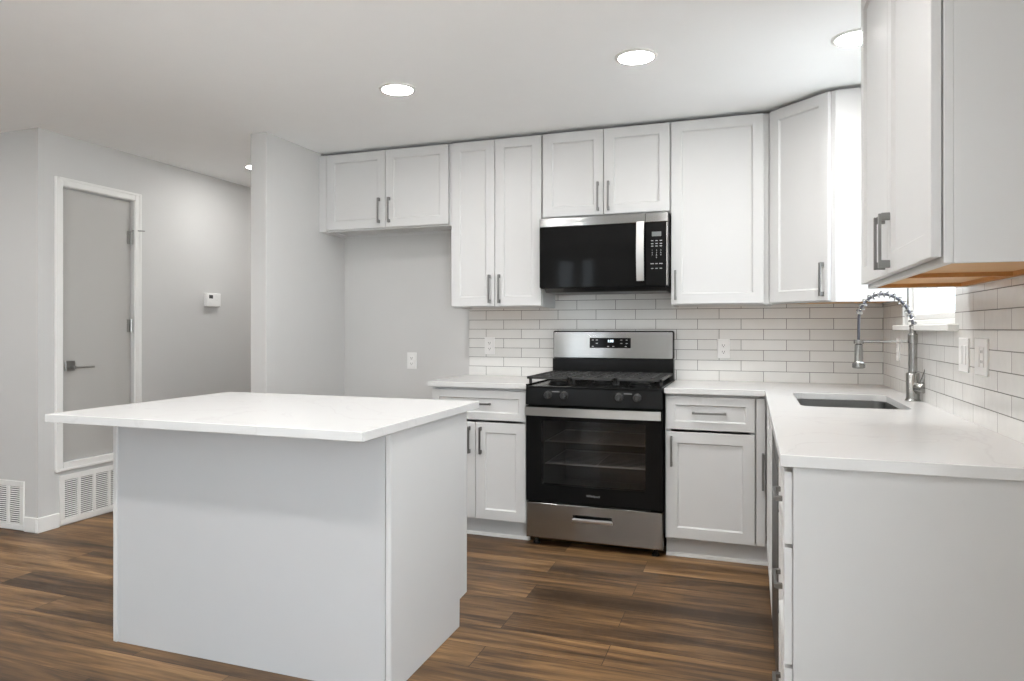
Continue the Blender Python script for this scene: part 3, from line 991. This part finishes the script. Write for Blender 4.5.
# backguard
MB().box(-RW, -.087, .897, RW, -.012, 1.04, .004, 2).box(-.30, -.0885, .998, .30, -.0865, 1.004).obj('backguard', M['black'], rg)
MB().box(-RW, -.075, 1.04, RW, -.012, 1.216, .010, 3).obj('backguard_frame', M['black'], rg)
pn = MB().extrude_x([(-.07, 1.046), (-.087, 1.046), (-.079, 1.208), (-.07, 1.208)], -RW + .006, RW - .006)
bmesh.ops.bevel(pn.bm, geom=list(pn.bm.edges), offset=.0025, segments=2, affect='EDGES')
pn.obj('backguard_panel', M['steel'], rg)
dp = MB().extrude_x([(-.08, 1.108), (-.0858, 1.108), (-.0828, 1.171), (-.08, 1.171)], -.138, .120).obj('display', M['blackglass'], rg)
lettering('clock_digits', '1:08', .022, M['lcdglow'], dp, (-.006, -.0852, 1.151), rot=(PI / 2 - .05, 0, 0), bold=.0008)
for x, z in ((-.118, 1.158), (-.092, 1.158), (-.118, 1.118), (-.092, 1.137), (-.02, 1.118), (.012, 1.118), (.062, 1.158), (.062, 1.137), (.095, 1.158), (.095, 1.137), (.09, 1.118)):
    yy = -.0858 + (z - 1.108) / .063 * .003
    MB().box(x - .006, yy - .0006, z - .002, x + .006, yy + .001, z + .002).obj('button_mark', M['mark'], dp)

# ------------------------------------------------------------------ microwave
mwv = thing('microwave', 'stainless and black over-the-range microwave under the short cabinet', 'microwave', (-1.523, 0, 1.470))
MW = .377
MZ = 1.470
mb_ = MB().box(-MW, -.385, .0, MW, -.011, .423, .002)
mb_.obj('body', M['blackmat'], mwv)
ub = MB().extrude_x([(-.375, -.0005), (-.34, -.022), (-.05, -.024), (-.03, -.0005)], -MW + .02, MW - .02)
ub.obj('underside_vent', M['steel_dark'], mwv)
XD = .251                      # right edge of the door
md_ = MB().box(-MW, -.41, .004, XD - .002, -.386, .366, .003, 2).obj('door', M['blackglass'], mwv)
md2 = MB().box(-MW, -.4115, .3665, XD - .001, -.386, .4205, .003, 2).obj('door_trim', M['steel'], md_)
MB().box(XD, -.4115, .3665, MW - .001, -.386, .4205, .003, 2).obj('top_trim', M['steel'], mwv)
kp = MB().box(XD, -.41, .004, MW - .012, -.386, .366, .003, 2).obj('control_panel', M['blackglass'], mwv)
MB().box(MW - .0115, -.411, .004, MW - .001, -.386, .366, .002).obj('side_trim', M['steel'], mwv)
hh = MB()
n = 14
zs0, zs1 = .032, .370
for s in range(n):
    z0_, z1_ = zs0 + (zs1 - zs0) * s / n, zs0 + (zs1 - zs0) * (s + 1) / n
    f = lambda k: -.436 - .016 * (1 - (2 * k / n - 1) ** 2)
    b0, b1 = f(s), f(s + 1)
    xa, xb = .204, .246
    v = [hh.bm.verts.new(p) for p in ((xa, b0, z0_), (xb, b0, z0_), (xb, b0 + .01, z0_), (xa, b0 + .01, z0_), (xa, b1, z1_), (xb, b1, z1_), (xb, b1 + .01, z1_), (xa, b1 + .01, z1_))]
    for q in ((0, 1, 5, 4), (1, 2, 6, 5), (2, 3, 7, 6), (3, 0, 4, 7)) + (((3, 2, 1, 0),) if s == 0 else ()) + (((4, 5, 6, 7),) if s == n - 1 else ()):
        hh.bm.faces.new([v[i] for i in q])
bmesh.ops.remove_doubles(hh.bm, verts=hh.bm.verts, dist=.0001)
for z in (.034, .35):
    hh.box(.212, -.43, z, .238, -.4095, z + .018, .002)
hh.obj('handle', M['handle_steel'], md_, True)
lettering('lettering', 'Whirlpool', .015, M['mark'], md2, (-.118, -.412, .392))
MB().box(.287, -.411, .285, .339, -.4095, .311).obj('display', M['lcd'], kp)
for z in (.260, .243, .229, .129, .102):
    for i, x in enumerate((.289, .313, .337)):
        hw_ = .0065 if (z != .129 or i == 1) else .0095
        MB().box(x - hw_, -.4108, z - .0022, x + hw_, -.4095, z + .0022).obj('button_mark', M['mark'], kp)
dig = '1 2 3 4 5 6 7 8 9'.split()
for i, c in enumerate(dig):
    lettering('keypad_digit', c, .012, M['mark'], kp, (.289 + .024 * (i % 3), -.4105, .2045 - .0135 * (i // 3)))
lettering('keypad_digit', '0', .012, M['mark'], kp, (.313, -.4105, .164))


# ------------------------------------------------------------------ outlets, switches, thermostat, vents
def outlet(label, loc, rz):
    t = thing('wall_outlet', label, 'outlet', loc, rz, 'white duplex wall outlets')
    p = MB().box(-.036, -.006, -.058, .036, 0, .058, .002, 2).obj('plate', M['plastic'], t)
    for z in (-.0195, .0195):
        r = MB().box(-.0165, -.0085, z - .0135, .0165, -.0055, z + .0135, .003, 2).obj('receptacle', M['plastic'], t)
        s = MB().box(-.0078, -.0089, z - .003, -.0054, -.0083, z + .006).box(.0054, -.0089, z - .003, .0078, -.0083, z + .006)
        s.lathe([(.0028, -.0089), (.0028, -.0083)], (0, 0, z - .008), 'Y', 10)
        s.obj('slots', M['slot'], r)
    MB().lathe([(.003, -.0075), (.003, -.0058)], (0, 0, 0), 'Y', 10).obj('screw', M['plastic'], t)
    return t


outlet('white wall outlet low on the grey wall of the refrigerator space', (-2.952, -.0003, 1.003), 0)
outlet('white outlet on the backsplash tile left of the range', (-2.364, -.0093, 1.114), 0)
outlet('white outlet on the backsplash tile right of the range', (-.862, -.0093, 1.109), 0)
outlet('white outlet on the right wall tile, behind the faucet', (-.0093, -.46, 1.125), -PI / 2)


def switch_plate(label, y, w, kinds):
    t = thing('wall_switch', label, 'switch', (-.0093, y, 1.138), -PI / 2, 'white plates right of the sink')
    MB().box(-w / 2, -.006, -.059, w / 2, 0, .059, .002, 2).obj('plate', M['plastic'], t)
    for i, k in enumerate(kinds):
        x = (i - (len(kinds) - 1) / 2) * .046
        r = MB().box(x - .0165, -.009, -.033, x + .0165, -.0055, .033, .002, 2).obj('rocker' if k == 'r' else 'receptacle', M['plastic'], t)
        if k == 'o':
            s = MB()
            for z in (-.016, .016):
                s.box(x - .008, -.0094, z - .003, x - .005, -.0088, z + .006).box(x + .005, -.0094, z - .003, x + .008, -.0088, z + .006)
            s.obj('slots', M['slot'], r)
    return t


switch_plate('white switch plate on the right wall tile, closer to the window sill', -1.64, .115, 'rr')
switch_plate('white plate with an outlet on the right wall tile, farther from the window sill', -1.84, .13, 'ro')

th = thing('thermostat', 'small white thermostat with grey screen on the hall wall', 'thermostat', (HX + .0003, .008, 1.457), PI / 2)
MB().box(-.077, -.034, -.053, .077, 0, .053, .004, 2).obj('case', M['plastic'], th)
MB().box(-.055, -.0346, .010, -.012, -.0335, .038).obj('screen', M['slot'], th)
for x, z in ((.03, .03), (.03, .002), (-.03, -.025)):
    MB().box(x - .01, -.0360, z - .006, x + .01, -.0335, z + .006, .001).obj('button', M['plastic'], th)


def vent(label, w, h, ncol, loc, rz, nsl):
    t = thing('return_air_vent', label, 'vent', loc, rz, 'white louvred return air vents')
    f = MB()
    m_, bar = .034, .021
    f.box(0, -.012, 0, w, 0, m_, .002).box(0, -.012, h - m_, w, 0, h, .002).box(0, -.012, m_, m_, 0, h - m_, .002).box(w - m_, -.012, m_, w, 0, h - m_, .002)
    cw = (w - 2 * m_ - (ncol - 1) * bar) / ncol
    for i in range(1, ncol):
        x = m_ + i * cw + (i - 1) * bar
        f.box(x, -.012, m_, x + bar, 0, h - m_, .001)
    f.obj('frame', M['trim'], t)
    MB().box(m_, -.0012, m_, w - m_, -.0004, h - m_).obj('shade_backing', M['ventdark'], t)  # dark sheet stands in for the shade behind the louvers
    for i in range(ncol):
        x = m_ + i * (cw + bar)
        s = MB()
        for k in range(nsl):
            z = m_ + (h - 2 * m_) * (k + .5) / nsl
            s.extrude_x([(-.0095, z - .0030), (-.0085, z - .0036), (-.0030, z + .0020), (-.0040, z + .0026)], x, x + cw)
        s.obj('louver_bank', M['trim'], t)
    return t


vent('wide white louvred return air vent under the closet door', .50, .308, 4, (HX + .0003, -1.319, .008), PI / 2, 19)
vent('white louvred return air vent at left edge of photo, on the shaded wall', .50, .296, 4, (-5.338, RY - .0003, .006), 0, 18)
